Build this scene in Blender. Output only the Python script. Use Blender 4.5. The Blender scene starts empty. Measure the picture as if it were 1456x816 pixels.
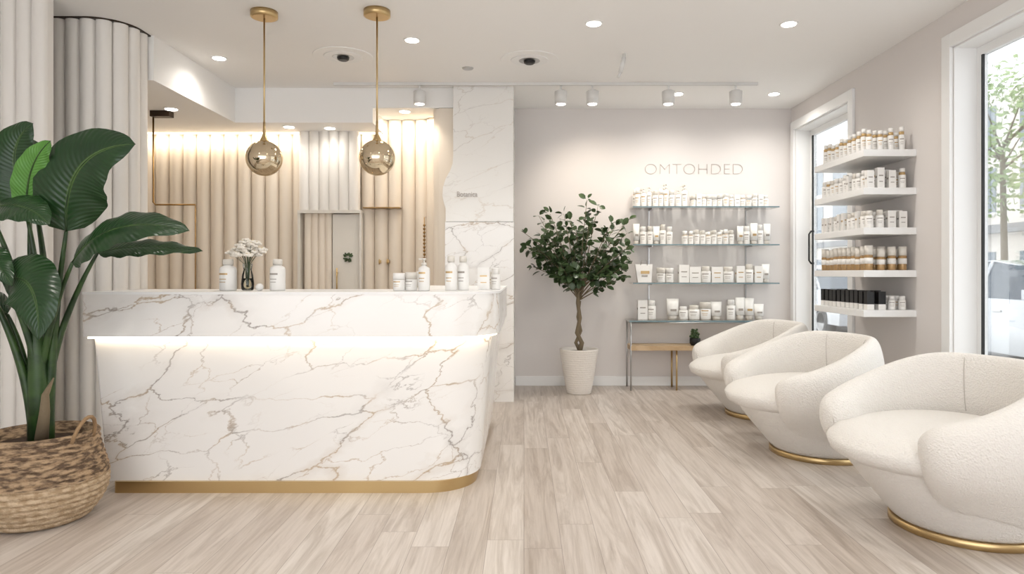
import bpy, math, random
from mathutils import Vector, Matrix
R = random.Random(7)
pi = math.pi
scene = bpy.context.scene

# ------------------------------------------------------------------ helpers
def lin(r, g, b):
    f = lambda c: (c/255/12.92) if c/255 <= 0.04045 else ((c/255+0.055)/1.055)**2.4
    return (f(r), f(g), f(b), 1)

def mat(name, col, rough=0.5, metal=0.0, bump=None, emit=None, coat=0.0, var=None, trans=0.0, ior=1.45, spec=None):
    m = bpy.data.materials.new(name); m.use_nodes = True
    nt = m.node_tree; b = nt.nodes['Principled BSDF']
    b.inputs['Base Color'].default_value = col
    b.inputs['Roughness'].default_value = rough
    b.inputs['Metallic'].default_value = metal
    b.inputs['Coat Weight'].default_value = coat
    b.inputs['Transmission Weight'].default_value = trans
    b.inputs['IOR'].default_value = ior
    if spec is not None: b.inputs['Specular IOR Level'].default_value = spec
    if emit:
        b.inputs['Emission Color'].default_value = emit[0]
        b.inputs['Emission Strength'].default_value = emit[1]
    tc = nt.nodes.new('ShaderNodeTexCoord')
    if bump:
        n = nt.nodes.new('ShaderNodeTexNoise'); n.inputs['Scale'].default_value = bump[0]; n.inputs['Detail'].default_value = 4
        bp = nt.nodes.new('ShaderNodeBump'); bp.inputs['Strength'].default_value = bump[1]; bp.inputs['Distance'].default_value = bump[2] if len(bump) > 2 else 0.01
        nt.links.new(tc.outputs['Object'], n.inputs['Vector']); nt.links.new(n.outputs['Fac'], bp.inputs['Height'])
        nt.links.new(bp.outputs['Normal'], b.inputs['Normal'])
    if var:
        n2 = nt.nodes.new('ShaderNodeTexNoise'); n2.inputs['Scale'].default_value = var[0]; n2.inputs['Detail'].default_value = 3
        mx = nt.nodes.new('ShaderNodeMix'); mx.data_type = 'RGBA'
        mx.inputs[6].default_value = col; mx.inputs[7].default_value = var[1]
        cr = nt.nodes.new('ShaderNodeValToRGB'); cr.color_ramp.elements[0].position = .4; cr.color_ramp.elements[1].position = .6
        if len(var) > 2:
            mpv = nt.nodes.new('ShaderNodeMapping'); mpv.inputs['Scale'].default_value = var[2]
            nt.links.new(tc.outputs['Object'], mpv.inputs[0]); nt.links.new(mpv.outputs[0], n2.inputs['Vector'])
        else: nt.links.new(tc.outputs['Object'], n2.inputs['Vector'])
        nt.links.new(n2.outputs['Fac'], cr.inputs[0])
        nt.links.new(cr.outputs[0], mx.inputs[0]); nt.links.new(mx.outputs[2], b.inputs['Base Color'])
    return m

def glass_mat(name, tint=(1, 1, 1, 1), refl=1.0):
    m = bpy.data.materials.new(name); m.use_nodes = True
    nt = m.node_tree; nt.nodes.clear()
    o = nt.nodes.new('ShaderNodeOutputMaterial'); t = nt.nodes.new('ShaderNodeBsdfTransparent'); g = nt.nodes.new('ShaderNodeBsdfGlossy')
    g.inputs['Roughness'].default_value = 0.02; t.inputs[0].default_value = tint
    fr = nt.nodes.new('ShaderNodeFresnel'); fr.inputs[0].default_value = 1.45
    mu = nt.nodes.new('ShaderNodeMath'); mu.operation = 'MULTIPLY'; mu.inputs[1].default_value = refl
    mx = nt.nodes.new('ShaderNodeMixShader')
    nt.links.new(fr.outputs[0], mu.inputs[0]); nt.links.new(mu.outputs[0], mx.inputs[0])
    nt.links.new(t.outputs[0], mx.inputs[1]); nt.links.new(g.outputs[0], mx.inputs[2]); nt.links.new(mx.outputs[0], o.inputs[0])
    return m

class MB:
    def __init__(s): s.v = []; s.f = []; s.m = []; s.sm = []; s.uv = {}; s.mats = []
    def mi(s, m):
        if m not in s.mats: s.mats.append(m)
        return s.mats.index(m)
    def face(s, idx, m, smooth=False): s.f.append(tuple(idx)); s.m.append(s.mi(m)); s.sm.append(smooth)
    def box(s, x0, x1, y0, y1, z0, z1, m):
        b = len(s.v)
        s.v += [(x0, y0, z0), (x1, y0, z0), (x1, y1, z0), (x0, y1, z0), (x0, y0, z1), (x1, y0, z1), (x1, y1, z1), (x0, y1, z1)]
        for q in ((0, 3, 2, 1), (4, 5, 6, 7), (0, 1, 5, 4), (1, 2, 6, 5), (2, 3, 7, 6), (3, 0, 4, 7)):
            s.face([b+i for i in q], m)
    def lathe(s, prof, m, c=(0, 0, 0), n=24, smooth=True, cap=True, sx=1, sy=1):
        b = len(s.v)
        for p in prof:
            for i in range(n):
                a = 2*pi*i/n
                s.v.append((c[0]+p[0]*math.cos(a)*sx, c[1]+p[0]*math.sin(a)*sy, c[2]+p[1]))
        for j in range(len(prof)-1):
            mm = prof[j][2] if len(prof[j]) > 2 else m
            for i in range(n):
                k = (i+1) % n
                s.face([b+j*n+i, b+j*n+k, b+(j+1)*n+k, b+(j+1)*n+i], mm, smooth)
        if cap:
            s.face([b+i for i in range(n)][::-1], m)
            e = b+(len(prof)-1)*n
            s.face([e+i for i in range(n)], prof[-2][2] if len(prof[-2]) > 2 else m)
    def tube(s, pts, r, m, n=8):
        pts = [Vector(p) for p in pts]
        rs = r if isinstance(r, (list, tuple)) else [r]*len(pts)
        b = len(s.v); ref = None
        for i, p in enumerate(pts):
            t = (pts[min(i+1, len(pts)-1)]-pts[max(i-1, 0)]).normalized()
            if ref is None:
                ref = Vector((0, 0, 1)) if abs(t.z) < .9 else Vector((1, 0, 0))
            u = t.cross(ref).normalized(); w = u.cross(t).normalized(); ref = w
            for k in range(n):
                a = 2*pi*k/n
                s.v.append(tuple(p+(u*math.cos(a)+w*math.sin(a))*rs[i]))
        for j in range(len(pts)-1):
            for k in range(n):
                l = (k+1) % n
                s.face([b+j*n+k, b+j*n+l, b+(j+1)*n+l, b+(j+1)*n+k], m, True)
        s.face([b+k for k in range(n)][::-1], m); e = b+(len(pts)-1)*n
        s.face([e+k for k in range(n)], m)
    def prism(s, poly, z0, z1, m, mtop=None):
        b = len(s.v); n = len(poly)
        s.v += [(x, y, z0) for x, y in poly]+[(x, y, z1) for x, y in poly]
        for i in range(n):
            k = (i+1) % n
            s.face([b+i, b+k, b+n+k, b+n+i], m)
        s.face([b+i for i in range(n)][::-1], m); s.face([b+n+i for i in range(n)], mtop or m)
    def sphere(s, c, r, m, n=16, k=10, sz=1):
        s.lathe([(max(r*math.sin(pi*j/k), 1e-4), -r*math.cos(pi*j/k)*sz) for j in range(k+1)], m, c, n)
    def grid(s, P, m, uv=None, smooth=True):
        b = len(s.v); nr = len(P); nc = len(P[0])
        for i in range(nr):
            for j in range(nc):
                if uv: s.uv[len(s.v)] = (i/(nr-1), j/(nc-1))
                s.v.append(tuple(P[i][j]))
        for i in range(nr-1):
            for j in range(nc-1):
                s.face([b+i*nc+j, b+i*nc+j+1, b+(i+1)*nc+j+1, b+(i+1)*nc+j], m, smooth)
    def obj(s, name, loc=(0, 0, 0), rot=0, parent=None, bevel=0, sub=0):
        me = bpy.data.meshes.new(name); me.from_pydata(s.v, [], s.f)
        for m in s.mats: me.materials.append(m)
        for p, mi, sm in zip(me.polygons, s.m, s.sm): p.material_index = mi; p.use_smooth = sm
        if s.uv:
            ul = me.uv_layers.new(name='UV')
            for l in me.loops: ul.data[l.index].uv = s.uv.get(l.vertex_index, (0, 0))
        me.update()
        o = bpy.data.objects.new(name, me); scene.collection.objects.link(o)
        o.location = loc; o.rotation_euler = (0, 0, rot)
        if parent: o.parent = parent
        if bevel:
            md = o.modifiers.new('Bevel', 'BEVEL'); md.width = bevel; md.segments = 2; md.limit_method = 'ANGLE'
        if sub:
            md = o.modifiers.new('Sub', 'SUBSURF'); md.levels = sub; md.render_levels = sub
        return o

def empty(name, loc=(0, 0, 0), rot=0):
    e = bpy.data.objects.new(name, None); scene.collection.objects.link(e); e.location = loc; e.rotation_euler = (0, 0, rot)
    e.empty_display_size = .1; return e

def rounded(pts, rad, n=10):
    out = []
    N = len(pts)
    for i, p in enumerate(pts):
        r = rad[i]
        p = Vector(p); a = Vector(pts[i-1]); c = Vector(pts[(i+1) % N])
        if r <= 0: out.append(tuple(p)); continue
        d1 = (a-p).normalized(); d2 = (c-p).normalized()
        cen = p+(d1+d2)*r
        for k in range(n+1):
            t = k/n*pi/2
            out.append(tuple(cen-d2*r*math.cos(t)-d1*r*math.sin(t)))
    return out

def light(name, kind, loc, energy, col=(1, 1, 1), parent=None, size=.1, size_y=None, target=None, spot=None, blend=.5, radius=.04):
    d = bpy.data.lights.new(name, kind); d.energy = energy; d.color = col
    if kind == 'AREA':
        d.size = size
        if size_y: d.shape = 'RECTANGLE'; d.size_y = size_y
        else: d.shape = 'DISK'
    if kind == 'SPOT': d.spot_size = spot; d.spot_blend = blend; d.shadow_soft_size = radius
    if kind == 'POINT': d.shadow_soft_size = radius
    o = bpy.data.objects.new(name, d); scene.collection.objects.link(o); o.location = loc
    if target is not None:
        dr = Vector(target)
        o.rotation_euler = dr.to_track_quat('-Z', 'Y').to_euler()
    if parent: o.parent = parent
    return o

# ------------------------------------------------------------------ materials
M_wall = mat('wall_paint', lin(224, 219, 216), .75, bump=(180, .05, .002))
M_ceil = mat('ceiling_paint', lin(245, 244, 242), .8)
M_white = mat('white_trim', lin(240, 240, 239), .4)
M_track = mat('track_enamel', lin(222, 221, 219), .4)
M_flute = mat('fluted_plaster', lin(234, 230, 224), .5)
M_flute2 = mat('fluted_cream', lin(230, 219, 204), .5)
M_gold = mat('brushed_brass', lin(200, 174, 128), .3, 1.0)
M_goldd = mat('aged_brass', lin(150, 118, 74), .35, 1.0)
M_dark = mat('dark_bronze', lin(60, 48, 38), .4, .6)
M_black = mat('black_plastic', lin(25, 24, 24), .4)
M_chrome = mat('satin_steel', lin(190, 190, 190), .3, 1.0)
M_prod = mat('white_plastic', lin(236, 234, 230), .3)
M_prod2 = mat('cream_plastic', lin(222, 217, 208), .35)
M_lab = mat('label_grey', lin(160, 153, 145), .5)
M_labg = mat('label_gold', lin(196, 166, 118), .35, .4)
M_amber = mat('amber_glass', lin(168, 136, 94), .15, .2)
M_glass = glass_mat('clear_glass', (.97, .985, .98, 1))
M_glassw = glass_mat('window_glass', (.98, .99, .99, 1), .6)
M_edge = mat('glass_edge', lin(120, 142, 148), .15)
M_led = mat('led_warm', (1, .9, .74, 1), .5, emit=((1, .84, .62, 1), 5.5))
M_ledc = mat('led_cove', (1, .9, .74, 1), .5, emit=((1, .86, .66, 1), 3.5))
M_lamp = mat('lamp_glow', (1, 1, 1, 1), .5, emit=((1, .95, .88, 1), 12))
M_wood = mat('oak_shelf', lin(200, 174, 140), .45, var=(9, lin(184, 156, 120)))
M_soil = mat('soil', lin(60, 46, 36), .9, bump=(60, .6, .02))
M_bark = mat('bark', lin(120, 106, 84), .8, bump=(60, .5, .01))
M_sign = mat('sign_grey', lin(182, 173, 166), .5)

def marble(name, stren=1.0, base=(240, 238, 235)):
    m = bpy.data.materials.new(name); m.use_nodes = True
    nt = m.node_tree; L = nt.links.new; b = nt.nodes['Principled BSDF']
    b.inputs['Roughness'].default_value = .18; b.inputs['Coat Weight'].default_value = .1
    tc = nt.nodes.new('ShaderNodeTexCoord')
    mp = nt.nodes.new('ShaderNodeMapping'); mp.vector_type = 'TEXTURE'
    mp.inputs['Rotation'].default_value = (0, math.radians(-20), .15); mp.inputs['Scale'].default_value = (2.1, 1, .85); mp.inputs['Location'].default_value = (.9, .3, .25)
    L(tc.outputs['Object'], mp.inputs[0])
    def distort(scale, amt):
        n = nt.nodes.new('ShaderNodeTexNoise'); n.inputs['Scale'].default_value = scale; n.inputs['Detail'].default_value = 8; n.inputs['Roughness'].default_value = .6
        L(mp.outputs[0], n.inputs['Vector'])
        sb = nt.nodes.new('ShaderNodeVectorMath'); sb.operation = 'SUBTRACT'; sb.inputs[1].default_value = (.5, .5, .5)
        sc = nt.nodes.new('ShaderNodeVectorMath'); sc.operation = 'SCALE'; sc.inputs['Scale'].default_value = amt
        ad = nt.nodes.new('ShaderNodeVectorMath'); ad.operation = 'ADD'
        L(n.outputs['Color'], sb.inputs[0]); L(sb.outputs[0], sc.inputs[0]); L(sc.outputs[0], ad.inputs[0]); L(mp.outputs[0], ad.inputs[1])
        return ad
    def vein(dist, vs, width, mask_scale, lo, hi, st):
        v = nt.nodes.new('ShaderNodeTexVoronoi'); v.feature = 'DISTANCE_TO_EDGE'; v.inputs['Scale'].default_value = vs
        L(dist.outputs[0], v.inputs['Vector'])
        wn = nt.nodes.new('ShaderNodeTexNoise'); wn.inputs['Scale'].default_value = 5.5; wn.inputs['Detail'].default_value = 3; L(tc.outputs['Object'], wn.inputs['Vector'])
        wr = nt.nodes.new('ShaderNodeMapRange'); wr.inputs['From Min'].default_value = .35; wr.inputs['From Max'].default_value = .68
        wr.inputs['To Min'].default_value = width*.45; wr.inputs['To Max'].default_value = width*1.6; L(wn.outputs['Fac'], wr.inputs[0])
        dv = nt.nodes.new('ShaderNodeMath'); dv.operation = 'DIVIDE'; L(v.outputs['Distance'], dv.inputs[0]); L(wr.outputs[0], dv.inputs[1])
        r = nt.nodes.new('ShaderNodeMapRange'); r.inputs['From Min'].default_value = 0; r.inputs['From Max'].default_value = 1
        r.inputs['To Min'].default_value = st*stren; r.inputs['To Max'].default_value = 0; L(dv.outputs[0], r.inputs[0])
        n = nt.nodes.new('ShaderNodeTexNoise'); n.inputs['Scale'].default_value = mask_scale; n.inputs['Detail'].default_value = 2
        L(tc.outputs['Object'], n.inputs['Vector'])
        r2 = nt.nodes.new('ShaderNodeMapRange'); r2.inputs['From Min'].default_value = lo; r2.inputs['From Max'].default_value = hi; L(n.outputs['Fac'], r2.inputs[0])
        mu = nt.nodes.new('ShaderNodeMath'); mu.operation = 'MULTIPLY'; L(r.outputs[0], mu.inputs[0]); L(r2.outputs[0], mu.inputs[1])
        return mu
    d1 = distort(1.6, .5); d2 = distort(3.2, .34)
    a = vein(d1, 2.7, .016, 2.2, .30, .50, .85)
    c = vein(d2, 5.2, .016, 3.0, .42, .60, .6)
    e = vein(d1, 2.7, .09, 1.8, .42, .64, .2)
    m1 = nt.nodes.new('ShaderNodeMath'); m1.operation = 'MAXIMUM'; L(a.outputs[0], m1.inputs[0]); L(c.outputs[0], m1.inputs[1])
    m2 = nt.nodes.new('ShaderNodeMath'); m2.operation = 'MAXIMUM'; L(m1.outputs[0], m2.inputs[0]); L(e.outputs[0], m2.inputs[1])
    cn = nt.nodes.new('ShaderNodeTexNoise'); cn.inputs['Scale'].default_value = 4; L(tc.outputs['Object'], cn.inputs['Vector'])
    cr = nt.nodes.new('ShaderNodeValToRGB'); cr.color_ramp.elements[0].position = .40; cr.color_ramp.elements[1].position = .56
    cr.color_ramp.elements[0].color = lin(132, 122, 114); cr.color_ramp.elements[1].color = lin(178, 152, 116)
    L(cn.outputs['Fac'], cr.inputs[0])
    mx = nt.nodes.new('ShaderNodeMix'); mx.data_type = 'RGBA'; mx.inputs[6].default_value = lin(*base)
    L(m2.outputs[0], mx.inputs[0]); L(cr.outputs[0], mx.inputs[7]); L(mx.outputs[2], b.inputs['Base Color'])
    return m
M_marble = marble('marble'); M_marble2 = marble('pale_marble', .38, (238, 236, 232))

def floor_mat():
    m = bpy.data.materials.new('oak_planks'); m.use_nodes = True
    nt = m.node_tree; L = nt.links.new; b = nt.nodes['Principled BSDF']
    def math_(op, a, c=None, d=None):
        n = nt.nodes.new('ShaderNodeMath'); n.operation = op
        for i, v in enumerate((a, c, d)):
            if v is None: continue
            if isinstance(v, (int, float)): n.inputs[i].default_value = v
            else: L(v, n.inputs[i])
        return n.outputs[0]
    tc = nt.nodes.new('ShaderNodeTexCoord'); sp = nt.nodes.new('ShaderNodeSeparateXYZ'); L(tc.outputs['Object'], sp.inputs[0])
    W, LEN = .165, 1.7
    xs = math_('DIVIDE', sp.outputs[0], W); rowi = math_('FLOOR', xs)
    wn = nt.nodes.new('ShaderNodeTexWhiteNoise'); wn.noise_dimensions = '1D'; L(rowi, wn.inputs['W'])
    ys = math_('ADD', math_('DIVIDE', sp.outputs[1], LEN), math_('MULTIPLY', wn.outputs['Value'], 7.3)); coli = math_('FLOOR', ys)
    cx = nt.nodes.new('ShaderNodeCombineXYZ'); L(rowi, cx.inputs[0]); L(coli, cx.inputs[1])
    w2 = nt.nodes.new('ShaderNodeTexWhiteNoise'); w2.noise_dimensions = '2D'; L(cx.outputs[0], w2.inputs['Vector'])
    fx = math_('FRACT', xs); fy = math_('FRACT', ys)
    ex = math_('MULTIPLY', math_('MINIMUM', fx, math_('SUBTRACT', 1, fx)), W)
    ey = math_('MULTIPLY', math_('MINIMUM', fy, math_('SUBTRACT', 1, fy)), LEN)
    gap = math_('LESS_THAN', math_('MINIMUM', ex, ey), .0013)
    tone = nt.nodes.new('ShaderNodeValToRGB'); e = tone.color_ramp.elements
    e[0].position = 0; e[0].color = lin(194, 183, 173); e[1].position = 1; e[1].color = lin(213, 205, 197)
    e2 = tone.color_ramp.elements.new(.5); e2.color = lin(204, 194, 185)
    L(w2.outputs['Value'], tone.inputs[0])
    sc = nt.nodes.new('ShaderNodeVectorMath'); sc.operation = 'SCALE'; sc.inputs['Scale'].default_value = 40; L(w2.outputs['Color'], sc.inputs[0])
    def grain(scale, dist, lo, hi, dark):
        mg = nt.nodes.new('ShaderNodeMapping'); mg.inputs['Scale'].default_value = scale; L(tc.outputs['Object'], mg.inputs[0])
        ad = nt.nodes.new('ShaderNodeVectorMath'); ad.operation = 'ADD'; L(sc.outputs[0], ad.inputs[0]); L(mg.outputs[0], ad.inputs[1])
        n = nt.nodes.new('ShaderNodeTexNoise'); n.inputs['Scale'].default_value = 1; n.inputs['Detail'].default_value = 8; n.inputs['Roughness'].default_value = .65; n.inputs['Distortion'].default_value = dist
        L(ad.outputs[0], n.inputs['Vector'])
        cr = nt.nodes.new('ShaderNodeValToRGB'); cr.color_ramp.elements[0].position = lo; cr.color_ramp.elements[1].position = hi
        cr.color_ramp.elements[0].color = dark; cr.color_ramp.elements[1].color = (1, 1, 1, 1); L(n.outputs['Fac'], cr.inputs[0]); return cr, n
    g1, n1 = grain((11, .8, 1), 1.6, .33, .56, (.70, .665, .63, 1))
    g2, n2 = grain((70, 2.2, 1), .3, .30, .60, (.84, .825, .81, 1))
    def mul(a, c):
        mx = nt.nodes.new('ShaderNodeMix'); mx.data_type = 'RGBA'; mx.blend_type = 'MULTIPLY'; mx.inputs[0].default_value = 1; L(a, mx.inputs[6]); L(c, mx.inputs[7]); return mx.outputs[2]
    col = mul(mul(tone.outputs[0], g1.outputs[0]), g2.outputs[0])
    mx = nt.nodes.new('ShaderNodeMix'); mx.data_type = 'RGBA'; mx.inputs[7].default_value = lin(130, 118, 108)
    L(math_('MULTIPLY', gap, .7), mx.inputs[0]); L(col, mx.inputs[6]); L(mx.outputs[2], b.inputs['Base Color'])
    b.inputs['Roughness'].default_value = .38
    bp = nt.nodes.new('ShaderNodeBump'); bp.inputs['Strength'].default_value = .12; bp.inputs['Distance'].default_value = .003
    L(n1.outputs['Fac'], bp.inputs['Height']); L(bp.outputs[0], b.inputs['Normal'])
    return m
M_floor = floor_mat()

def boucle():
    m = mat('boucle_upholstery', lin(228, 224, 218), .95)
    nt = m.node_tree; L = nt.links.new; b = nt.nodes['Principled BSDF']; tc = nt.nodes.new('ShaderNodeTexCoord')
    n = nt.nodes.new('ShaderNodeTexNoise'); n.inputs['Scale'].default_value = 85; n.inputs['Detail'].default_value = 3
    v = nt.nodes.new('ShaderNodeTexVoronoi'); v.inputs['Scale'].default_value = 120
    ad = nt.nodes.new('ShaderNodeMath'); L(n.outputs['Fac'], ad.inputs[0]); L(v.outputs['Distance'], ad.inputs[1])
    bp = nt.nodes.new('ShaderNodeBump'); bp.inputs['Strength'].default_value = .6; bp.inputs['Distance'].default_value = .006
    L(tc.outputs['Object'], n.inputs['Vector']); L(tc.outputs['Object'], v.inputs['Vector'])
    L(ad.outputs[0], bp.inputs['Height']); L(bp.outputs[0], b.inputs['Normal'])
    b.inputs['Sheen Weight'].default_value = .1
    return m
M_bou = boucle()
M_seam = mat('upholstery_seam', lin(190, 184, 176), .95)

def leafmat(name, c1, c2, rough=.35, veins=True):
    m = mat(name, c1, rough)
    nt = m.node_tree; L = nt.links.new; b = nt.nodes['Principled BSDF']
    tc = nt.nodes.new('ShaderNodeTexCoord')
    if veins:
        sp = nt.nodes.new('ShaderNodeSeparateXYZ'); L(tc.outputs['UV'], sp.inputs[0])
        a = nt.nodes.new('ShaderNodeMath'); a.operation = 'SUBTRACT'; a.inputs[1].default_value = .5; L(sp.outputs[1], a.inputs[0])
        ab = nt.nodes.new('ShaderNodeMath'); ab.operation = 'ABSOLUTE'; L(a.outputs[0], ab.inputs[0])
        ml = nt.nodes.new('ShaderNodeMath'); ml.operation = 'MULTIPLY_ADD'; ml.inputs[1].default_value = -.35; L(ab.outputs[0], ml.inputs[0]); L(sp.outputs[0], ml.inputs[2])
        m2 = nt.nodes.new('ShaderNodeMath'); m2.operation = 'MULTIPLY'; m2.inputs[1].default_value = 150; L(ml.outputs[0], m2.inputs[0])
        sn = nt.nodes.new('ShaderNodeMath'); sn.operation = 'SINE'; L(m2.outputs[0], sn.inputs[0])
        rm = nt.nodes.new('ShaderNodeMapRange'); rm.inputs['From Min'].default_value = 0; rm.inputs['From Max'].default_value = .03
        rm.inputs['To Min'].default_value = 1; rm.inputs['To Max'].default_value = 0; L(ab.outputs[0], rm.inputs[0])
        n = nt.nodes.new('ShaderNodeTexNoise'); n.inputs['Scale'].default_value = 4; L(tc.outputs['Object'], n.inputs['Vector'])
        mx = nt.nodes.new('ShaderNodeMix'); mx.data_type = 'RGBA'; mx.inputs[6].default_value = c1; mx.inputs[7].default_value = c2
        L(n.outputs['Fac'], mx.inputs[0])
        mx2 = nt.nodes.new('ShaderNodeMix'); mx2.data_type = 'RGBA'; mx2.inputs[7].default_value = lin(110, 140, 75)
        L(rm.outputs[0], mx2.inputs[0]); L(mx.outputs[2], mx2.inputs[6]); L(mx2.outputs[2], b.inputs['Base Color'])
        bp = nt.nodes.new('ShaderNodeBump'); bp.inputs['Strength'].default_value = .22; bp.inputs['Distance'].default_value = .003
        L(sn.outputs[0], bp.inputs['Height']); L(bp.outputs[0], b.inputs['Normal'])
    else:
        n = nt.nodes.new('ShaderNodeTexNoise'); n.inputs['Scale'].default_value = 8; L(tc.outputs['Object'], n.inputs['Vector'])
        mx = nt.nodes.new('ShaderNodeMix'); mx.data_type = 'RGBA'; mx.inputs[6].default_value = c1; mx.inputs[7].default_value = c2
        L(n.outputs['Fac'], mx.inputs[0]); L(mx.outputs[2], b.inputs['Base Color'])
    return m
M_leaf = leafmat('banana_leaf', lin(14, 40, 20), lin(38, 70, 32), .28)
M_leafl = leafmat('young_banana_leaf', lin(70, 120, 45), lin(90, 140, 60), .35)
M_ficus = leafmat('ficus_leaf', lin(34, 56, 30), lin(84, 104, 64), .3, False)
M_tree = leafmat('street_leaf', lin(130, 154, 100), lin(176, 196, 142), .6, False)
M_stem = mat('green_stem', lin(52, 78, 36), .4, var=(12, lin(32, 54, 26)))

# ------------------------------------------------------------------ room shell
XL, XR, YB, YF, H = -4.05, 2.85, 7.27, -2.2, 2.95
def boxobj(name, *a, m=M_wall, bevel=0):
    b = MB(); b.box(*a, m); return b.obj(name, bevel=bevel)
boxobj('floor', XL-.2, XR+.2, YF-.2, YB+.2, -.1, 0, m=M_floor)
boxobj('ceiling', XL-.2, XR+.2, YF-.2, YB+.2, H, H+.15, m=M_ceil)
boxobj('wall_back', XL-.2, XR+.2, YB, YB+.15, 0, H)
boxobj('wall_left', XL-.15, XL, YF, YB, 0, H)
WZ = 2.70
b = MB()
for y0, y1, z0, z1 in ((YF, 2.0, 0, H), (2.0, 4.53, WZ, H), (4.53, 5.96, 0, H), (5.96, 7.16, WZ, H), (7.16, YB, 0, H), (2.0, 4.53, 0, .12), (5.96, 7.16, 0, .12)):
    b.box(XR, XR+.22, y0, y1, z0, z1, M_wall)
b.obj('wall_right')
# unseen wall behind the camera; wide window opening added to let in fill light
b = MB()
b.box(XL, XR, YF-.2, YF, 0, .3, M_wall); b.box(XL, XR, YF-.2, YF, 2.75, H, M_wall)
b.box(XL, -3.7, YF-.2, YF, .3, 2.75, M_wall); b.box(2.6, XR, YF-.2, YF, .3, 2.75, M_wall)
b.obj('wall_front')
b = MB()
for x in (-3.7, -1.6, .5, 2.54): b.box(x, x+.06, YF-.14, YF-.08, .3, 2.75, M_white)
b.box(-3.7, 2.6, YF-.14, YF-.08, .3, .36, M_white); b.box(-3.7, 2.6, YF-.14, YF-.08, 2.69, 2.75, M_white)
b.obj('window_3')

for i, (y0, y1) in enumerate(((5.96, 7.16), (2.0, 4.53))):
    w = empty('window_%d' % (i+1), (XR, y0, 0))
    d = y1-y0
    b = MB(); cw = .09
    b.box(-.025, 0, -cw, 0, 0.0, WZ+cw, M_white); b.box(-.025, 0, d, d+(cw if i else .08), 0.0, WZ+cw, M_white)
    b.box(-.025, 0, 0, d, WZ, WZ+cw, M_white)
    b.box(0, .2, 0, .012, .12, WZ, M_white); b.box(0, .2, d-.012, d, .12, WZ, M_white)
    b.box(0, .2, 0, d, WZ-.012, WZ, M_white); b.box(-.03, .2, 0, d, .10, .135, M_white)
    b.obj('casing', parent=w, bevel=.003)
    b = MB(); fx0, fx1 = .15, .19
    b.box(fx0, fx1, .012, .06, .135, WZ-.012, M_white); b.box(fx0, fx1, d-.06, d-.012, .135, WZ-.012, M_white)
    b.box(fx0, fx1, .06, d-.06, .135, .2, M_white); b.box(fx0, fx1, .06, d-.06, WZ-.07, WZ-.012, M_white)
    b.box(fx0-.004, fx0+.01, .06, .075, .2, WZ-.07, M_black); b.box(fx0-.004, fx0+.01, d-.075, d-.06, .2, WZ-.07, M_black)
    if i == 0:
        b.box(fx0, fx1, .06, d-.06, .2, .5, M_white)
        b.tube([(fx0-.03, d-.10, 1.30), (fx0-.05, d-.10, 1.33), (fx0-.05, d-.10, 1.60), (fx0-.03, d-.10, 1.63)], .009, M_black)
        b.box(fx0-.03, fx0, d-.11, d-.09, 1.29, 1.31, M_black); b.box(fx0-.03, fx0, d-.11, d-.09, 1.62, 1.64, M_black)
    b.obj('frame', parent=w)
    b = MB(); b.box(.168, .174, .06, d-.06, .2, WZ-.07, M_glassw); b.obj('pane', parent=w)

boxobj('baseboard_back', -.09, XR-.025, YB-.018, YB, 0, .1, m=M_white, bevel=.003)
b = MB(); b.box(XR-.018, XR, 4.64, 5.86, 0, .1, M_white); b.box(XR-.018, XR, YF, 1.9, 0, .1, M_white); b.obj('baseboard_right', bevel=.003)

# fluted walls
def fluted(name, path, pitch, depth, z0, z1, m, thick=.04, side=1, trim=None, pw=.6):
    P = [Vector(p) for p in path]; seg = [0]
    for i in range(1, len(P)): seg.append(seg[-1]+(P[i]-P[i-1]).length)
    Ltot = seg[-1]; nr = max(1, round(Ltot/pitch)); per = 16; N = nr*per
    pts = []
    for k in range(N+1):
        s = Ltot*k/N; j = 1
        while j < len(P)-1 and seg[j] < s: j += 1
        t = (s-seg[j-1])/(seg[j]-seg[j-1]); pts.append(P[j-1].lerp(P[j], t))
    fr, bk, tr = [], [], []
    for k, p in enumerate(pts):
        tg = (pts[min(k+1, N)]-pts[max(k-1, 0)]).normalized(); nn = Vector((tg.y, -tg.x))*side
        ph = (k % per)/per
        o = depth*abs(math.sin(pi*ph))**pw
        fr.append(p+nn*o); bk.append(p-nn*thick); tr.append(p+nn*(depth+.004))
    b = MB(); n = len(fr)
    b.v += [(p.x, p.y, z0) for p in fr]+[(p.x, p.y, z1) for p in fr]+[(p.x, p.y, z0) for p in bk]+[(p.x, p.y, z1) for p in bk]
    for k in range(n-1):
        b.face([k, k+1, n+k+1, n+k], m, (True)); b.face([2*n+k+1, 2*n+k, 3*n+k, 3*n+k+1], m)
        b.face([n+k, n+k+1, 3*n+k+1, 3*n+k], m); b.face([k+1, k, 2*n+k, 2*n+k+1], m)
    b.face([0, n, 3*n, 2*n], m); b.face([n-1, 3*n-1, 4*n-1, 2*n-1][::1], m)
    if trim:
        q = len(b.v)
        b.v += [(p.x, p.y, z1-.010) for p in tr]+[(p.x, p.y, z1) for p in tr]+[(p.x, p.y, z1-.010) for p in bk]
        for k in range(n-1):
            b.face([q+k, q+k+1, q+n+k+1, q+n+k], trim); b.face([q+k+1, q+k, q+2*n+k, q+2*n+k+1], trim)
    o = b.obj(name)
    md = o.modifiers.new('ES', 'EDGE_SPLIT'); md.split_angle = math.radians(40)
    return o

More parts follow.
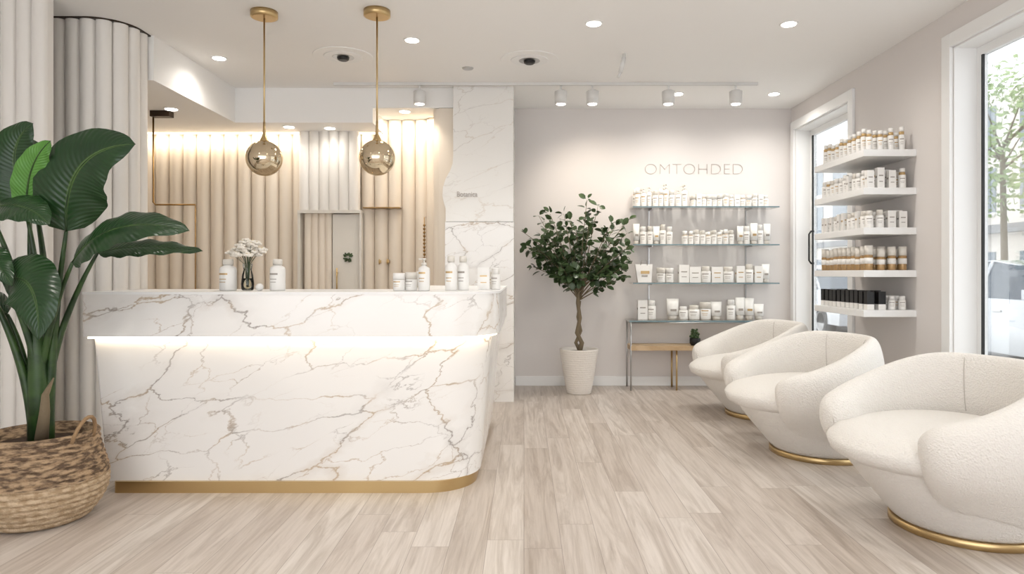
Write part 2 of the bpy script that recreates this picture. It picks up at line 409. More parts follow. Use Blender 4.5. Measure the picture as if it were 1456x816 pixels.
def arc(cx, cy, rx, ry, a0, a1, n=14):
    return [(cx+rx*math.cos(math.radians(a0+(a1-a0)*k/n)), cy+ry*math.sin(math.radians(a0+(a1-a0)*k/n))) for k in range(n+1)]
fluted('wall_fluted_screen', [(XL, 4.3), (-3.0, 4.3)], .095, .04, 0, H, M_flute, .05, pw=.35)
fluted('wall_fluted_left', [(-3.75, 4.70)]+arc(-3.00, 4.90, .2, .2, -90, 0)+[(-2.80, 5.03)], .10, .045, 0, H, M_flute, .05, trim=M_dark, pw=.4)
boxobj('wall_alcove_return', XL, -2.85, 4.98, 5.03, 0, H, m=M_flute)
fluted('wall_fluted_alcove', [(XL, 7.0), (-1.2, 7.0)]+arc(-1.15, 6.65, .35, .35, 90, 0)+[(-.8, 6.46)], .14, .065, 0, 2.755, M_flute2, .03, pw=.5)
fluted('wall_fluted_panel', [(-2.26, 6.86), (-1.66, 6.86)], .1, .035, 1.83, 2.62, M_flute, .06)
fluted('wall_fluted_niche', [(-2.22, 6.9), (-1.94, 6.9)], .07, .02, 0, 1.8, M_flute2, .03)
b = MB()
SX = -2.73
b.box(XL, SX, 5.03, YB, 2.62, H, M_ceil); b.box(SX, -1.43, 6.45, YB, 2.62, H, M_ceil); b.box(-1.43, -.66, 6.45, YB, 2.76, H, M_ceil)
b.obj('ceiling_soffit')
b = MB()
b.box(-2.27, -2.245, 6.84, 6.92, 0, 1.80, M_prod2); b.box(-1.65, -1.63, 6.84, 6.92, 0, 1.80, M_prod2)
b.box(-2.27, -1.63, 6.83, 6.93, 1.80, 1.83, M_prod2)
b.obj('trim_1')
b = MB()
b.box(-1.93, -1.66, 6.88, 6.92, 0, 1.79, M_prod2)
b.tube([(-1.88, 6.85, .95), (-1.88, 6.85, 1.25)], .008, M_gold); b.tube([(-1.88, 6.85, 1.2), (-1.88, 6.9, 1.2)], .006, M_gold); b.tube([(-1.88, 6.85, 1.0), (-1.88, 6.9, 1.0)], .006, M_gold)
for k in range(50):
    a = R.uniform(0, 2*pi); r = .035+R.uniform(-.015, .015)
    b.sphere((-1.77+r*math.cos(a), 6.865+R.uniform(-.01, .01), 1.36+r*math.sin(a)), .009, M_ficus, 6, 4)
b.obj('door_1')
b = MB()
for x in (-1.46, -1.38): b.box(x-.012, x+.012, 6.9, 7.0, 1.3, 1.33, M_gold); b.tube([(x, 6.93, 1.32), (x, 6.89, 1.29), (x, 6.89, 1.34)], .006, M_gold)
b.obj('wall_hooks')
b = MB()
for k in range(16): b.sphere((-.985, 6.74, 1.13+k*.036), .013, M_goldd, 8, 6)
b.tube([(-.985, 6.74, 1.1), (-.985, 6.74, 1.75), (-.985, 6.86, 1.76)], .004, M_goldd)
b.obj('bead_garland')
b = MB()
b.tube([(-3.26, 6.0, 2.60), (-3.26, 6.0, 1.82), (-3.24, 6.0, 1.80), (-2.89, 6.0, 1.80)], .008, M_goldd)
b.box(-3.27, -3.10, 5.96, 6.04, 2.57, 2.62, M_dark)
b.tube([(-2.89, 6.0, 1.8), (-2.89, 6.0, 0.0)], .005, M_goldd)
b.obj('brass_clothes_rail')
b = MB(); b.box(-1.62, -1.25, 6.86, 6.97, 1.85, 1.862, M_goldd); b.obj('brass_wall_shelf')

# marble column
b = MB()
prof = [(-.10, 1.68), (-.10, 2.95), (-.66, 2.95), (-.66, 2.30), (-.665, 2.22), (-.69, 2.15), (-.73, 2.08), (-.755, 2.0), (-.76, 1.92), (-.745, 1.85), (-.73, 1.80), (-.73, 1.68)]
def xzprism(b, pr, y0, y1, m):
    q = len(b.v); n = len(pr)
    b.v += [(x, y0, z) for x, z in pr]+[(x, y1, z) for x, z in pr]
    for i in range(n):
        k = (i+1) % n; b.face([q+k, q+i, q+n+i, q+n+k], m)
    b.face([q+i for i in range(n)], m); b.face([q+n+i for i in range(n)][::-1], m)
xzprism(b, prof, 6.36, 6.44, M_marble2)
xzprism(b, [(-.10, 1.68), (-.10, 2.95), (-.66, 2.95), (-.66, 1.68)], 6.44, YB, M_marble2)
xzprism(b, [(-.095, 0), (-.095, 1.675), (-.735, 1.675), (-.735, 0)], 6.35, 6.44, M_marble)
xzprism(b, [(-.095, 0), (-.095, 1.675), (-.66, 1.675), (-.66, 0)], 6.44, YB, M_marble)
b.box(-.80, -.661, 6.441, 6.6, 0, 2.755, M_flute2)
b.obj('marble_column')
def text(name, s, loc, size, width, m, off=0):
    c = bpy.data.curves.new(name, 'FONT'); c.body = s; c.size = size; c.extrude = .003; c.offset = off; c.align_x = 'CENTER'
    o = bpy.data.objects.new(name, c); scene.collection.objects.link(o); o.location = loc; o.rotation_euler = (pi/2, 0, 0)
    bpy.context.view_layer.update(); o.scale.x = width/max(o.dimensions.x, .01); c.materials.append(m); return o
text('wall_sign_lettering', 'OMTOHDED', (1.81, YB-.003, 2.25), .168, 1.04, M_sign, -.0062)
text('column_logo', 'Botanica', (-.53, 6.356, 1.91), .07, .19, M_sign)

# ------------------------------------------------------------------ reception counter
rc = empty('reception_counter', (-1.25, 4.0, 0))
def Lshape(x0, x1, y0, y1, yb, xr, r, rl):
    pts = [(x0, y0), (x1, y0), (x1, yb), (xr, yb), (xr, y1), (x0, y1)]
    return [(p[0]+1.25, p[1]-4.0) for p in rounded(pts, [rl, r, .02, .02, .0, .02], 14)]
def smoothsides(o, ang=35):
    for p in o.data.polygons: p.use_smooth = True
    md = o.modifiers.new('ES', 'EDGE_SPLIT'); md.split_angle = math.radians(ang)
b = MB(); b.prism(Lshape(-2.37, -.14, 3.65, 4.30, 5.55, -.75, .30, .02), .858, 1.085, M_marble); o = b.obj('upper_band', parent=rc); smoothsides(o)
b = MB(); b.prism(Lshape(-2.373, -.137, 3.647, 4.30, 5.55, -.75, .30, .02), 1.085, 1.098, M_white); o = b.obj('top_slab', parent=rc); smoothsides(o)
b = MB(); b.prism(Lshape(-2.33, -.195, 3.72, 4.26, 5.5, -.72, .28, .02), .838, .858, M_white); o = b.obj('reveal', parent=rc); smoothsides(o)
b = MB(); b.prism(Lshape(-2.355, -.157, 3.667, 4.27, 5.52, -.73, .29, .02), .847, .857, M_led); o = b.obj('led_strip', parent=rc); smoothsides(o)
top = Lshape(-2.34, -.185, 3.705, 4.28, 5.52, -.74, .29, .02); bot = Lshape(-2.29, -.255, 3.74, 4.28, 5.50, -.74, .28, .02)
b = MB(); n = len(top)
b.v = [(x, y, .06) for x, y in bot]+[(x, y, .838) for x, y in top]
for i in range(n):
    k = (i+1) % n; b.face([i, k, n+k, n+i], M_marble)
b.face(list(range(n))[::-1], M_marble); b.face([n+i for i in range(n)], M_white)
o = b.obj('marble_body', parent=rc); smoothsides(o)
b = MB(); b.prism(Lshape(-2.24, -.275, 3.72, 4.26, 5.48, -.72, .27, .02), 0, .062, M_gold); o = b.obj('brass_plinth', parent=rc); smoothsides(o)

# ------------------------------------------------------------------ products
def bottle(b, x, y, z, kind, h, r, face='y'):
    P, Q = M_prod, M_prod2
    lab = R.choice([M_lab, M_lab, M_labg])
    if kind == 'pump':
        b.lathe([(r*.94, 0), (r, .006), (r, h*.25), (r, h*.62), (r*.92, h*.7), (r*.35, h*.76), (r*.35, h*.8)], P, (x, y, z), 16)
        b.lathe([(r*.45, h*.78), (r*.45, h*.86), (r*.15, h*.87), (r*.15, h*.95), (r*.35, h*.95), (r*.35, h)], Q, (x, y, z), 12)
        b.box(x-r*.9, x, y-.005, y+.005, z+h*.95, z+h*.99, Q)
        label(b, x, y, z+h*.22, h*.3, r, lab)
    elif kind == 'cap':
        b.lathe([(r*.95, 0), (r, .005), (r, h*.68), (r*.93, h*.70)], P, (x, y, z), 16)
        b.lathe([(r*.8, h*.70), (r*.8, h*.97), (r*.74, h)], R.choice([P, M_prod2]), (x, y, z), 14)
        label(b, x, y, z+h*.2, h*.3, r, lab)
    elif kind == 'lotion':
        b.lathe([(r*.95, 0), (r, .005), (r, h*.66), (r*.9, h*.74), (r*.55, h*.79), (r*.5, h*.82)], P, (x, y, z), 20)
        b.lathe([(r*.62, h*.82), (r*.62, h*.97), (r*.55, h)], Q, (x, y, z), 16)
        label(b, x, y, z+h*.2, h*.3, r, lab)
    elif kind in ('goldcap', 'gold'):
        b.lathe([(r*.95, 0), (r, .005), (r, h*.64), (r*.93, h*.66)], P, (x, y, z), 14)
        b.lathe([(r*.8, h*.66), (r*.8, h*(.70 if kind == 'goldcap' else .8))], M_labg, (x, y, z), 12)
        b.lathe([(r*.74, h*(.70 if kind == 'goldcap' else .8)), (r*.74, h)], P, (x, y, z), 12)
        label(b, x, y, z+h*.2, h*.25, r, lab)
    elif kind == 'jar':
        b.lathe([(r*.93, 0), (r, .006), (r, h*.6), (r*.95, h*.62)], P, (x, y, z), 18)
        b.lathe([(r*1.03, h*.63), (r*1.03, h*.96), (r*.97, h)], R.choice([P, Q]), (x, y, z), 18)
        label(b, x, y, z+h*.18, h*.3, r, lab)
    elif kind == 'tube':
        b.lathe([(r*.8, 0), (r*.8, h*.2)], Q, (x, y, z), 14)
        n = 16; rings = []
        for t in (0, .5, 1):
            ry = r*(1-t)+.003*t; rx = r*(1+.12*t)
            rings.append([(x+rx*math.cos(2*pi*i/n), y+ry*math.sin(2*pi*i/n), z+h*(.2+.8*t)) for i in range(n)])
        q = len(b.v)
        for g in rings: b.v += g
        for j in range(2):
            for i in range(n):
                k = (i+1) % n; b.face([q+j*n+i, q+j*n+k, q+(j+1)*n+k, q+(j+1)*n+i], P, True)
        b.face([q+i for i in range(n)][::-1], P); b.face([q+2*n+i for i in range(n)], P)
        b.box(x-r*.5, x+r*.5, y-r*.9, y-r*.6, z+h*.4, z+h*.5, lab)
    elif kind == 'box':
        b.box(x-r, x+r, y-r*.7, y+r*.7, z, z+h, P)
        b.box(x-r*.6, x+r*.6, y-r*.7-.001, y-r*.7, z+h*.58, z+h*.64, lab); b.box(x-r*.5, x+r*.5, y-r*.7-.001, y-r*.7, z+h*.3, z+h*.34, lab)
        b.box(x-r-.001, x-r, y-r*.4, y+r*.4, z+h*.5, z+h*.6, lab)
    elif kind == 'amber':
        b.lathe([(r*.95, 0), (r, .005), (r, h*.6), (r*.93, h*.62)], M_amber, (x, y, z), 14)
        b.lathe([(r*.97, h*.62), (r*.97, h)], M_prod2, (x, y, z), 14)
        b.lathe([(r*1.03, h*.26), (r*1.03, h*.5)], P, (x, y, z), 14)
    elif kind == 'black':
        b.box(x-r, x+r, y-r, y+r, z, z+h*.3, P); b.box(x-r, x+r, y-r, y+r, z+h*.3, z+h, M_black)
def label(b, x, y, z, h, r, m):
    for dz, w, t in ((h, .9, h*.18), (h*.5, .7, h*.08), (h*.2, .6, h*.07)):
        n = 8; q = len(b.v); rr = r*1.012
        for a_i in range(n+1):
            a = -pi/2-.75*w+1.5*w*a_i/n - .35
            for zz in (z+dz, z+dz+t): b.v.append((x+rr*math.cos(a), y+rr*math.sin(a), zz))
        for i in range(n): b.face([q+2*i, q+2*i+2, q+2*i+3, q+2*i+1], m, True)

def row(name, items, z):
    b = MB()
    for (x, y, k, h, r) in items: bottle(b, x, y, z, k, h, r)
    return b.obj(name)

ct = 1.099
row('lotion_bottle', [(-1.70, 3.92, 'lotion', .18, .047)], ct)
row('lotion_bottle', [(-1.415, 3.92, 'lotion', .18, .043)], ct)
b = MB(); b.sphere((0, 0, .02), .022, M_prod); b.box(-.005, .005, -.005, .005, .0, .002, M_prod); b.obj('soap_ball', (-1.50, 3.87, ct))
row('cream_jars', [(-.71, 3.88, 'jar', .10, .034), (-.645, 3.9, 'jar', .105, .034), (-.60, 3.99, 'tube', .11, .025)], ct)
row('pump_bottle', [(-.565, 3.86, 'pump', .185, .033)], ct)
row('shampoo_bottles', [(-.42, 3.93, 'lotion', .20, .034), (-.355, 3.98, 'lotion', .20, .034)], ct)
row('boxed_creams', [(-.245, 4.15, 'box', .135, .036), (-.175, 4.22, 'cap', .13, .03), (-.20, 4.4, 'cap', .11, .025)], ct)
vx, vy = -1.60, 3.95
b = MB()
b.lathe([(.028, 0), (.034, .01), (.036, .04), (.03, .09), (.022, .12), (.028, .15), (.03, .155)], M_glass, (0, 0, 0), 20, cap=False)
b.lathe([(.026, .006), (.032, .03), (.028, .07)], glass_mat('vase_water', (.9, .88, .78, 1)), (0, 0, 0), 16)
b.lathe([(.001, .0), (.03, .001), (.034, .008)], M_glass, (0, 0, 0), 16, cap=False)
M_pet = mat('white_petals', lin(240, 234, 224), .7); M_pety = mat('cream_petals', lin(226, 212, 172), .7)
for k in range(84):
    th = R.uniform(0, 2*pi); ph = R.uniform(0, 1.45); rad = .108*R.uniform(.5, 1)
    p = Vector((rad*math.sin(ph)*math.cos(th), rad*math.sin(ph)*math.sin(th), .19+rad*math.cos(ph)*.95))
    if k % 3 == 0: b.tube([(p.x*.08, p.y*.08, .02), (p.x*.2, p.y*.2, .15), tuple(p)], .0012, M_stem, 5)
    for q in range(5):
        a = q*2*pi/5; b.sphere((p.x+.011*math.cos(a), p.y+.011*math.sin(a), p.z+R.uniform(-.004, .004)), .0115, M_pet, 7, 5, .7)
    b.sphere((p.x, p.y, p.z+.005), .007, M_pety, 6, 4)
b.obj('flower_vase', (vx, vy, ct))

# ------------------------------------------------------------------ wall glass shelves + console
SX0, SX1 = 1.12, 2.62
for i, z in enumerate((1.885, 1.496, 1.10)):
    b = MB(); b.box(SX0, SX1, 7.0, YB-.016, z-.012, z, M_glass); b.box(SX0, SX1, 6.992, 7.0, z-.013, z, M_edge)
    for x in (1.33, 2.36): b.box(x-.006, x+.006, 7.06, YB-.016, z-.024, z-.012, M_chrome)
    b.obj('glass_shelf')
b = MB()
for x in (1.33, 2.36): b.box(x-.007, x+.007, YB-.014, YB, .74, 1.9, M_chrome)
b.obj('shelf_uprights')
def grow(x0, x1, kinds, hs, rs, y=7.12, gap=.004, rows=1):
    out = []; x = x0
    while x < x1:
        k = R.choice(kinds); h = R.uniform(*hs); r = R.uniform(*rs)
        x += r+gap
        if x+r > x1: break
        out.append((x, y+R.uniform(-.01, .01), k, h, r))
        if R.random() < .7 and rows > 1: out.append((x+R.uniform(-.02, .02), y+.085, k, h, r*.95))
        x += r
    return out
e_ = .001
row('skincare_bottles', grow(1.15, 1.72, ['cap', 'pump', 'goldcap', 'lotion'], (.17, .25), (.024, .032), rows=2)+grow(1.74, 2.58, ['box', 'cap', 'goldcap', 'jar'], (.12, .15), (.024, .03), rows=2), 1.885+e_)
row('skincare_bottles', grow(1.14, 1.62, ['cap', 'goldcap', 'tube'], (.17, .23), (.03, .036), rows=2)+grow(1.65, 2.2, ['goldcap', 'cap'], (.13, .16), (.024, .03), rows=2)+grow(2.22, 2.58, ['cap', 'box', 'tube'], (.19, .24), (.03, .038), rows=2), 1.496+e_)
row('skincare_jars', grow(1.38, 1.6, ['jar', 'tube'], (.15, .18), (.040, .046))+grow(1.61, 2.2, ['cap', 'jar', 'box'], (.16, .19), (.05, .06))+grow(2.21, 2.6, ['tube', 'box', 'cap'], (.17, .21), (.036, .046)), 1.10+e_)
b = MB()
b.v = [(-.07, -.04, 0), (.07, -.04, 0), (.07, .04, 0), (-.07, .04, 0), (-.095, -.02, .19), (.085, -.02, .19), (.085, .02, .19), (-.095, .02, .19)]
for q in ((0, 3, 2, 1), (0, 1, 5, 4), (1, 2, 6, 5), (2, 3, 7, 6), (3, 0, 4, 7)): b.face(q, M_prod)
b.tube([(-.04, -.022, .18), (-.03, -.025, .23), (.02, -.025, .23), (.03, -.022, .18)], .003, M_lab, 6)
b.box(-.04, .05, -.034, -.03, .09, .12, M_labg); b.box(-.03, .03, -.036, -.032, .06, .075, M_lab)
b.obj('gift_bag', (1.25, 7.1, 1.10+e_))
tz = .717
b = MB()
b.box(1.07, 2.52, 6.93, 7.24, tz-.015, tz, M_glass); b.box(1.07, 2.52, 6.922, 6.93, tz-.016, tz, M_edge)
for y in (6.95, 7.22): b.tube([(1.09, y, tz-.025), (2.5, y, tz-.025)], .008, M_chrome)
for x in (1.09, 2.5):
    b.tube([(x, 6.95, tz-.025), (x, 7.22, tz-.025)], .008, M_chrome)
    for y in (6.95, 7.22): b.tube([(x, y, 0), (x, y, tz-.015)], .008, M_chrome)
b.box(1.09, 2.48, 6.94, 7.23, .41, .455, M_wood)
for x in (1.56, 2.3):
    for y in (6.97, 7.2): b.tube([(x, y, 0), (x, y, .41)], .010, M_gold)
b.obj('console_table')
row('skincare_jars', grow(1.18, 1.46, ['jar', 'box', 'cap'], (.15, .21), (.042, .05))+grow(1.49, 2.1, ['jar', 'tube', 'cap'], (.13, .22), (.045, .06))+grow(2.11, 2.5, ['box', 'cap', 'tube'], (.12, .24), (.042, .052)), tz+e_)
b = MB(); b.lathe([(.04, 0), (.055, .02), (.055, .07), (.05, .075)], M_black, n=20)
for k in range(70):
    a = R.uniform(0, 2*pi); r = R.uniform(0, .05); z = R.uniform(.075, .16)*(1)
    r *= 1-(z-.075)*5
    b.sphere((r*math.cos(a), r*math.sin(a), z), .013, M_ficus, 6, 4)
b.obj('succulent_pot', (1.76, 7.02, .456))

# floating shelves on the right wall
sh = (2.098, 1.82, 1.53, 1.22, .93)
for i, z in enumerate(sh):
    boxobj('floating_shelf', 2.465, XR, 4.95, 5.79, z-.05, z, m=M_white, bevel=.003)
    items = []
    y = 5.0
    while y < 5.76:
        for x in ((2.53, 2.61, 2.69, 2.77)):
            jx = x+R.uniform(-.004, .004)
            if i == 0: items.append((jx, y, 'gold', R.uniform(.14, .17), .022))
            if i == 1: items.append((jx, y, R.choice(['gold', 'cap', 'box']), R.uniform(.12, .15), .026))
            if i == 2: items.append((jx, y, R.choice(['box', 'cap']), R.uniform(.12, .14), .029))
            if i == 3: items.append((jx, y, 'amber', R.uniform(.155, .18), .029))
            if i == 4: items.append((jx, y, 'black' if x < 2.68 else 'cap', R.uniform(.13, .14) if x < 2.68 else .1, .026))
        y += .072
    row(['serum_bottles', 'serum_bottles', 'cream_boxes', 'amber_jars', 'perfume_boxes'][i], items, z+e_)

# ------------------------------------------------------------------ accent chairs
def smooth(t): t = max(0, min(1, t)); return t*t*(3-2*t)
BR = [(.035, .315, 0), (.13, .365, -.03), (.21, .405, -.06), (.30, .445, -.09), (.38, .46, -.115), (.55, .465, -.14), (.80, .46, -.15)]
def brad(z):
    if z <= BR[0][0]: return BR[0][1], BR[0][2]
    for (z0, r0, d0), (z1, r1, d1) in zip(BR, BR[1:]):
        if z <= z1:
            t = (z-z0)/(z1-z0); return r0+(r1-r0)*t, d0+(d1-d0)*t
    return BR[-1][1], BR[-1][2]
def chair(loc, rot=0):
    c = empty('accent_chair', loc, rot)
    b = MB(); b.lathe([(.325, 0), (.33, .003), (.33, .034), (.325, .037)], M_gold, n=64); b.obj('brass_base', parent=c)
    n = 48
    b = MB()
    rows_ = [(.037, .31)]+[(z, brad(z)[0]) for z in (.05, .08, .12, .16, .20, .24, .28, .32, .36)]+[(.41, .45), (.43, .36), (.435, .1)]
    for z, r in rows_:
        dx = brad(z)[1]
        for i in range(n):
            a = 2*pi*i/n; b.v.append((dx+r*math.cos(a)*(.95 if math.cos(a) > 0 else 1), r*math.sin(a), z))
    for j in range(len(rows_)-1):
        for i in range(n):
            k = (i+1) % n; b.face([j*n+i, j*n+k, (j+1)*n+k, (j+1)*n+i], M_bou, True)
    b.face(range(n)[::-1], M_bou); b.face([(len(rows_)-1)*n+i for i in range(n)], M_bou, True)
    b.obj('seat_body', parent=c)
    cp = [(.30, .325), (.41, .33), (.452, .355), (.468, .40), (.458, .44), (.42, .468), (.34, .485), (.2, .492), (.05, .495)]
    b = MB()
    for r, z in cp:
        for i in range(n):
            a = 2*pi*i/n; ex = 1.05 if math.cos(a) < 0 else .86
            b.v.append((-.15+r*ex*math.cos(a), r*.97*math.sin(a), z-.025*(-math.cos(a))*r/.46*(z > .42)))
    for j in range(len(cp)-1):
        for i in range(n):
            k = (i+1) % n; b.face([j*n+i, j*n+k, (j+1)*n+k, (j+1)*n+i], M_bou, True)
    b.face(range(n)[::-1], M_bou); b.face([(len(cp)-1)*n+i for i in range(n)], M_bou, True)
    b.obj('seat_cushion', parent=c)
    A = math.radians(126); NS = 80; CAP = math.radians(14)
    b = MB(); st = []
    for k in range(NS+1): st.append((-A+2*A*k/NS, 1))
    capn = 8
    pre = [(-A-CAP*math.sin(pi/2*(j/capn)), math.cos(pi/2*j/capn)) for j in range(capn, 0, -1)]
    post = [(A+CAP*math.sin(pi/2*(j/capn)), math.cos(pi/2*j/capn)) for j in range(1, capn+1)]
    st = pre+st+post
    ns = 32
    for th, sc in st:
        u = abs(th)/A
        zt = .79-.22*smooth((u-.3)/.9)
        zb = .07+.13*smooth((u-.5)/.5)
        fat = smooth((u-.4)/.6)
        hh = (zt-zb)/2
        zc = (zt+zb)/2-.02*fat
        sc_h = .55+.45*max(sc, 0)
        for i in range(ns):
            a = 2*pi*i/ns
            ca, sa = math.cos(a), math.sin(a)
            sx = abs(ca)**.85*(1 if ca > 0 else -1); sz = abs(sa)**.65*(1 if sa > 0 else -1)
            hz = hh*sc_h*sz; z = zc+hz
            tt = (hz/hh+1)/2
            r0, d0 = brad(z)
            w = (.022+.048*smooth(tt/.65)+.032*fat*smooth(tt/.5))*max(sc, .02)
            rr = r0-.015+.022*fat+w*sx
            f = .94 if math.cos(th) > 0 else 1
            b.v.append((d0+rr*math.cos(th)*f, rr*math.sin(th), z))
    m = len(st)
    for j in range(m-1):
        for i in range(ns):
            k = (i+1) % ns; b.face([j*ns+i, j*ns+k, (j+1)*ns+k, (j+1)*ns+i], M_bou, True)
    b.face(range(ns), M_bou); b.face([(m-1)*ns+i for i in range(ns)][::-1], M_bou)
    b.obj('wraparound_back', parent=c, sub=1)
    b = MB()
    for th in (-.55, .55):
        pts = []
        for q in range(13):
            z = .50+.27*q/12; r0, d0 = brad(z)
            w = .070*(max(0, 1-((z-.52)/.275)**4))**.5*1.0
            rr = r0-.015-w
            pts.append((d0+rr*math.cos(th)*.94, rr*math.sin(th), z))
        b.tube(pts, .0018, M_seam, 6)
    b.obj('back_seams', parent=c)
    return c
chair((2.10, 3.24, 0), math.radians(8))
chair((1.99, 4.57, 0), math.radians(8))
chair((2.05, 5.80, 0), math.radians(4))

# ------------------------------------------------------------------ pendants, downlights, track
M_globe = bpy.data.materials.new('mirrored_gold_glass'); M_globe.use_nodes = True
nt = M_globe.node_tree; nt.nodes.clear(); o_ = nt.nodes.new('ShaderNodeOutputMaterial'); t_ = nt.nodes.new('ShaderNodeBsdfTransparent'); g_ = nt.nodes.new('ShaderNodeBsdfGlossy')
t_.inputs[0].default_value = (.85, .80, .7, 1); g_.inputs[0].default_value = lin(222, 206, 178); g_.inputs['Roughness'].default_value = .015
mx_ = nt.nodes.new('ShaderNodeMixShader'); mx_.inputs[0].default_value = .88
nt.links.new(t_.outputs[0], mx_.inputs[1]); nt.links.new(g_.outputs[0], mx_.inputs[2]); nt.links.new(mx_.outputs[0], o_.inputs[0])
for x, y in ((-1.74, 4.57), (-.98, 4.55)):
    b = MB()
    b.lathe([(.075, -.045), (.088, -.04), (.088, 0)], M_gold, n=32)
    b.tube([(0, 0, -.04), (0, 0, -.86)], .006, M_gold)
    b.lathe([(.008, -.74), (.009, -.80), (.012, -.83), (.03, -.865), (.032, -.87)], M_gold, n=20)
    b.sphere((0, 0, -.982), .118, M_globe, 48, 28)
    b.lathe([(.012, -.87), (.014, -.93)], M_gold, n=16)
    b.sphere((0, 0, -.965), .028, M_prod, 16, 10)
    b.obj('pendant_lamp', (x, y, H))

WARM = (1, .95, .88)
spots = [(-2.48, 5.55), (-.84, 5.12), (.49, 4.78), (1.86, 4.79), (2.44, 6.66), (1.50, 6.66), (-2.2, 2.2), (0, 2.4), (2.0, 2.2), (-2.2, .2), (0, .2), (2.0, .2)]  # later half of the list: unseen lamps added to fill the room with light
def downlight(x, y, z, e):
    b = MB(); b.lathe([(.058, -.006), (.062, -.004), (.062, 0)], M_white, n=28); b.lathe([(.048, -.009), (.048, -.005)], M_lamp, n=24)
    o = b.obj('downlight_or_fill', (x, y, z))
    light('downlight_or_fill_lamp', 'SPOT', (0, 0, -.03), e, WARM, o, target=(0, 0, -1), spot=math.radians(160), blend=1, radius=.05)
for i, (x, y) in enumerate(spots): downlight(x, y, H, 20 if i == 0 else 42)
for x, y, z in ((-3.05, 5.9, 2.62), (-2.28, 6.62, 2.62), (-1.9, 6.68, 2.62), (-1.15, 6.58, 2.76)): downlight(x, y, z, 6)
for x, y in ((-1.46, 5.51), (.045, 5.60)):
    b = MB(); b.lathe([(.235, -.006), (.24, -.003), (.24, 0)], M_ceil, n=48); b.lathe([(.15, -.010), (.155, -.006)], M_white, n=40)
    b.lathe([(.035, -.035), (.045, -.028), (.05, -.008)], M_black, n=24); b.lathe([(.085, -.012), (.09, -.008)], M_chrome, n=32)
    b.obj('ceiling_camera', (x, y, H))
b = MB(); b.lathe([(.03, -.012), (.045, -.008), (.05, 0)], M_chrome, n=24); b.obj('sprinkler_head', (-.48, 5.83, H))
ty = 6.28
b = MB(); b.box(-1.75, 2.15, ty-.016, ty+.016, H-.025, H, M_track); b.obj('lighting_track')
def spot(x, y, tgt, e):
    b = MB()
    b.tube([(0, 0, 0), (0, 0, -.05)], .008, M_white)
    b.lathe([(.045, -.17), (.056, -.168), (.058, -.055), (.04, -.045)], M_track, n=24); b.lathe([(.04, -.1735), (.04, -.17)], M_lamp, n=20)
    o = b.obj('track_spotlight', (x, y, H-.026))
    light('spot_lamp', 'SPOT', (0, 0, -.2), e, (1, .88, .74), o, target=Vector(tgt)-Vector((x, y, H-.23)), spot=math.radians(85), blend=1, radius=.04)
spot(-.96, ty, (-.9, 7.0, 1.5), 12); spot(.34, ty, (.6, 7.27, 1.8), 16); spot(.63, ty, (.8, 7.27, 1.9), 24)
spot(1.33, ty, (1.5, 7.27, 1.2), 11); spot(1.95, ty, (2.1, 7.27, 1.2), 9)
b = MB(); b.tube([(0, 0, 0), (0, 0, -.04)], .012, M_track); b.tube([(0, 0, -.03), (-.03, 0, -.15)], .018, M_track, 12); b.tube([(-.03, 0, -.15), (-.05, 0, -.19)], .012, M_track); b.obj('ceiling_sensor', (.80, 5.45, H))
b = MB(); b.box(-3.9, -1.45, 6.90, 6.93, 2.608, 2.62, M_ledc); b.obj('led_cove_strip')
light('led_cove_lamp', 'AREA', (-2.75, 6.88, 2.59), 9, (1, .87, .70), None, 2.4, .04, target=(0, .25, -1))
light('led_cove_lamp', 'AREA', (-1.15, 6.8, 2.73), 3.5, (1, .87, .70), None, .5, .04, target=(0, .25, -1))

# ------------------------------------------------------------------ banana plant in basket
bx, by = -2.36, 3.33
b = MB()
M_bask = mat('seagrass_tan', lin(196, 174, 146), .85, bump=(120, .8, .008), var=(1, lin(164, 140, 110), (30, 30, 80)))
M_baskd = mat('seagrass_dark', lin(172, 146, 116), .85, bump=(120, .8, .008), var=(1, lin(92, 74, 58), (22, 22, 75)))
M_rope = mat('seagrass_rope', lin(150, 122, 90), .85, bump=(150, .8, .006))
prof = [(.17, 0, M_bask)]
NZ = 140
for j in range(NZ+1):
    t = j/NZ; z = .005+t*.42
    if t < .4: r = .20+(.285-.20)*math.sin(pi/2*t/.4)
    else: r = .285-.042*smooth((t-.45)/.5)
    r += .009*abs(math.sin(t*pi*15))
    prof.append((r, z, M_bask if t < .5 else M_baskd))
prof += [(.232, .43, M_baskd), (.222, .40, M_baskd), (.215, .36, M_baskd)]
b.lathe(prof, M_bask, n=64)
b.lathe([(.215, .355), (.215, .37)], M_soil, n=32)
for s_ in (1, -1):
    pts = [(s_*(.245+.03*math.sin(pi*k/10)), -.08*math.cos(pi*k/10)-.06, .40+.11*math.sin(pi*k/10)) for k in range(11)]
    b.tube(pts, .009, M_rope, 8)
def bez(p0, p1, p2, n):
    p0, p1, p2 = map(Vector, (p0, p1, p2))
    return [p0*(1-t)**2+p1*2*t*(1-t)+p2*t*t for t in [k/n for k in range(n+1)]]
def bigleaf(base, ctl, tip, hw, nrm, m=M_leaf, fold=.25, rip=.006):
    P = bez(base, ctl, tip, 26); N = Vector(nrm).normalized(); G = []
    nc = 15
    for i, p in enumerate(P):
        t = i/26
        T = (P[min(i+1, 26)]-P[max(i-1, 0)]).normalized()
        S = T.cross(N).normalized(); U = S.cross(T).normalized()
        w = hw*(max(math.sin(pi*min(t**.75, 1)), 0)**.65)
        rowp = []
        for j in range(nc):
            v = -1+2*j/(nc-1)
            off = fold*abs(v)*w*(1)-.35*v*v*w+rip*math.sin(t*30+v*2)*abs(v)**2
            rowp.append(p+S*w*v-T*w*.15*abs(v)+U*off)
        G.append(rowp)
    b.grid(G, m, uv=True)
    b.tube(P, [.006*(1-.75*k/26) for k in range(27)], M_stem, 6)
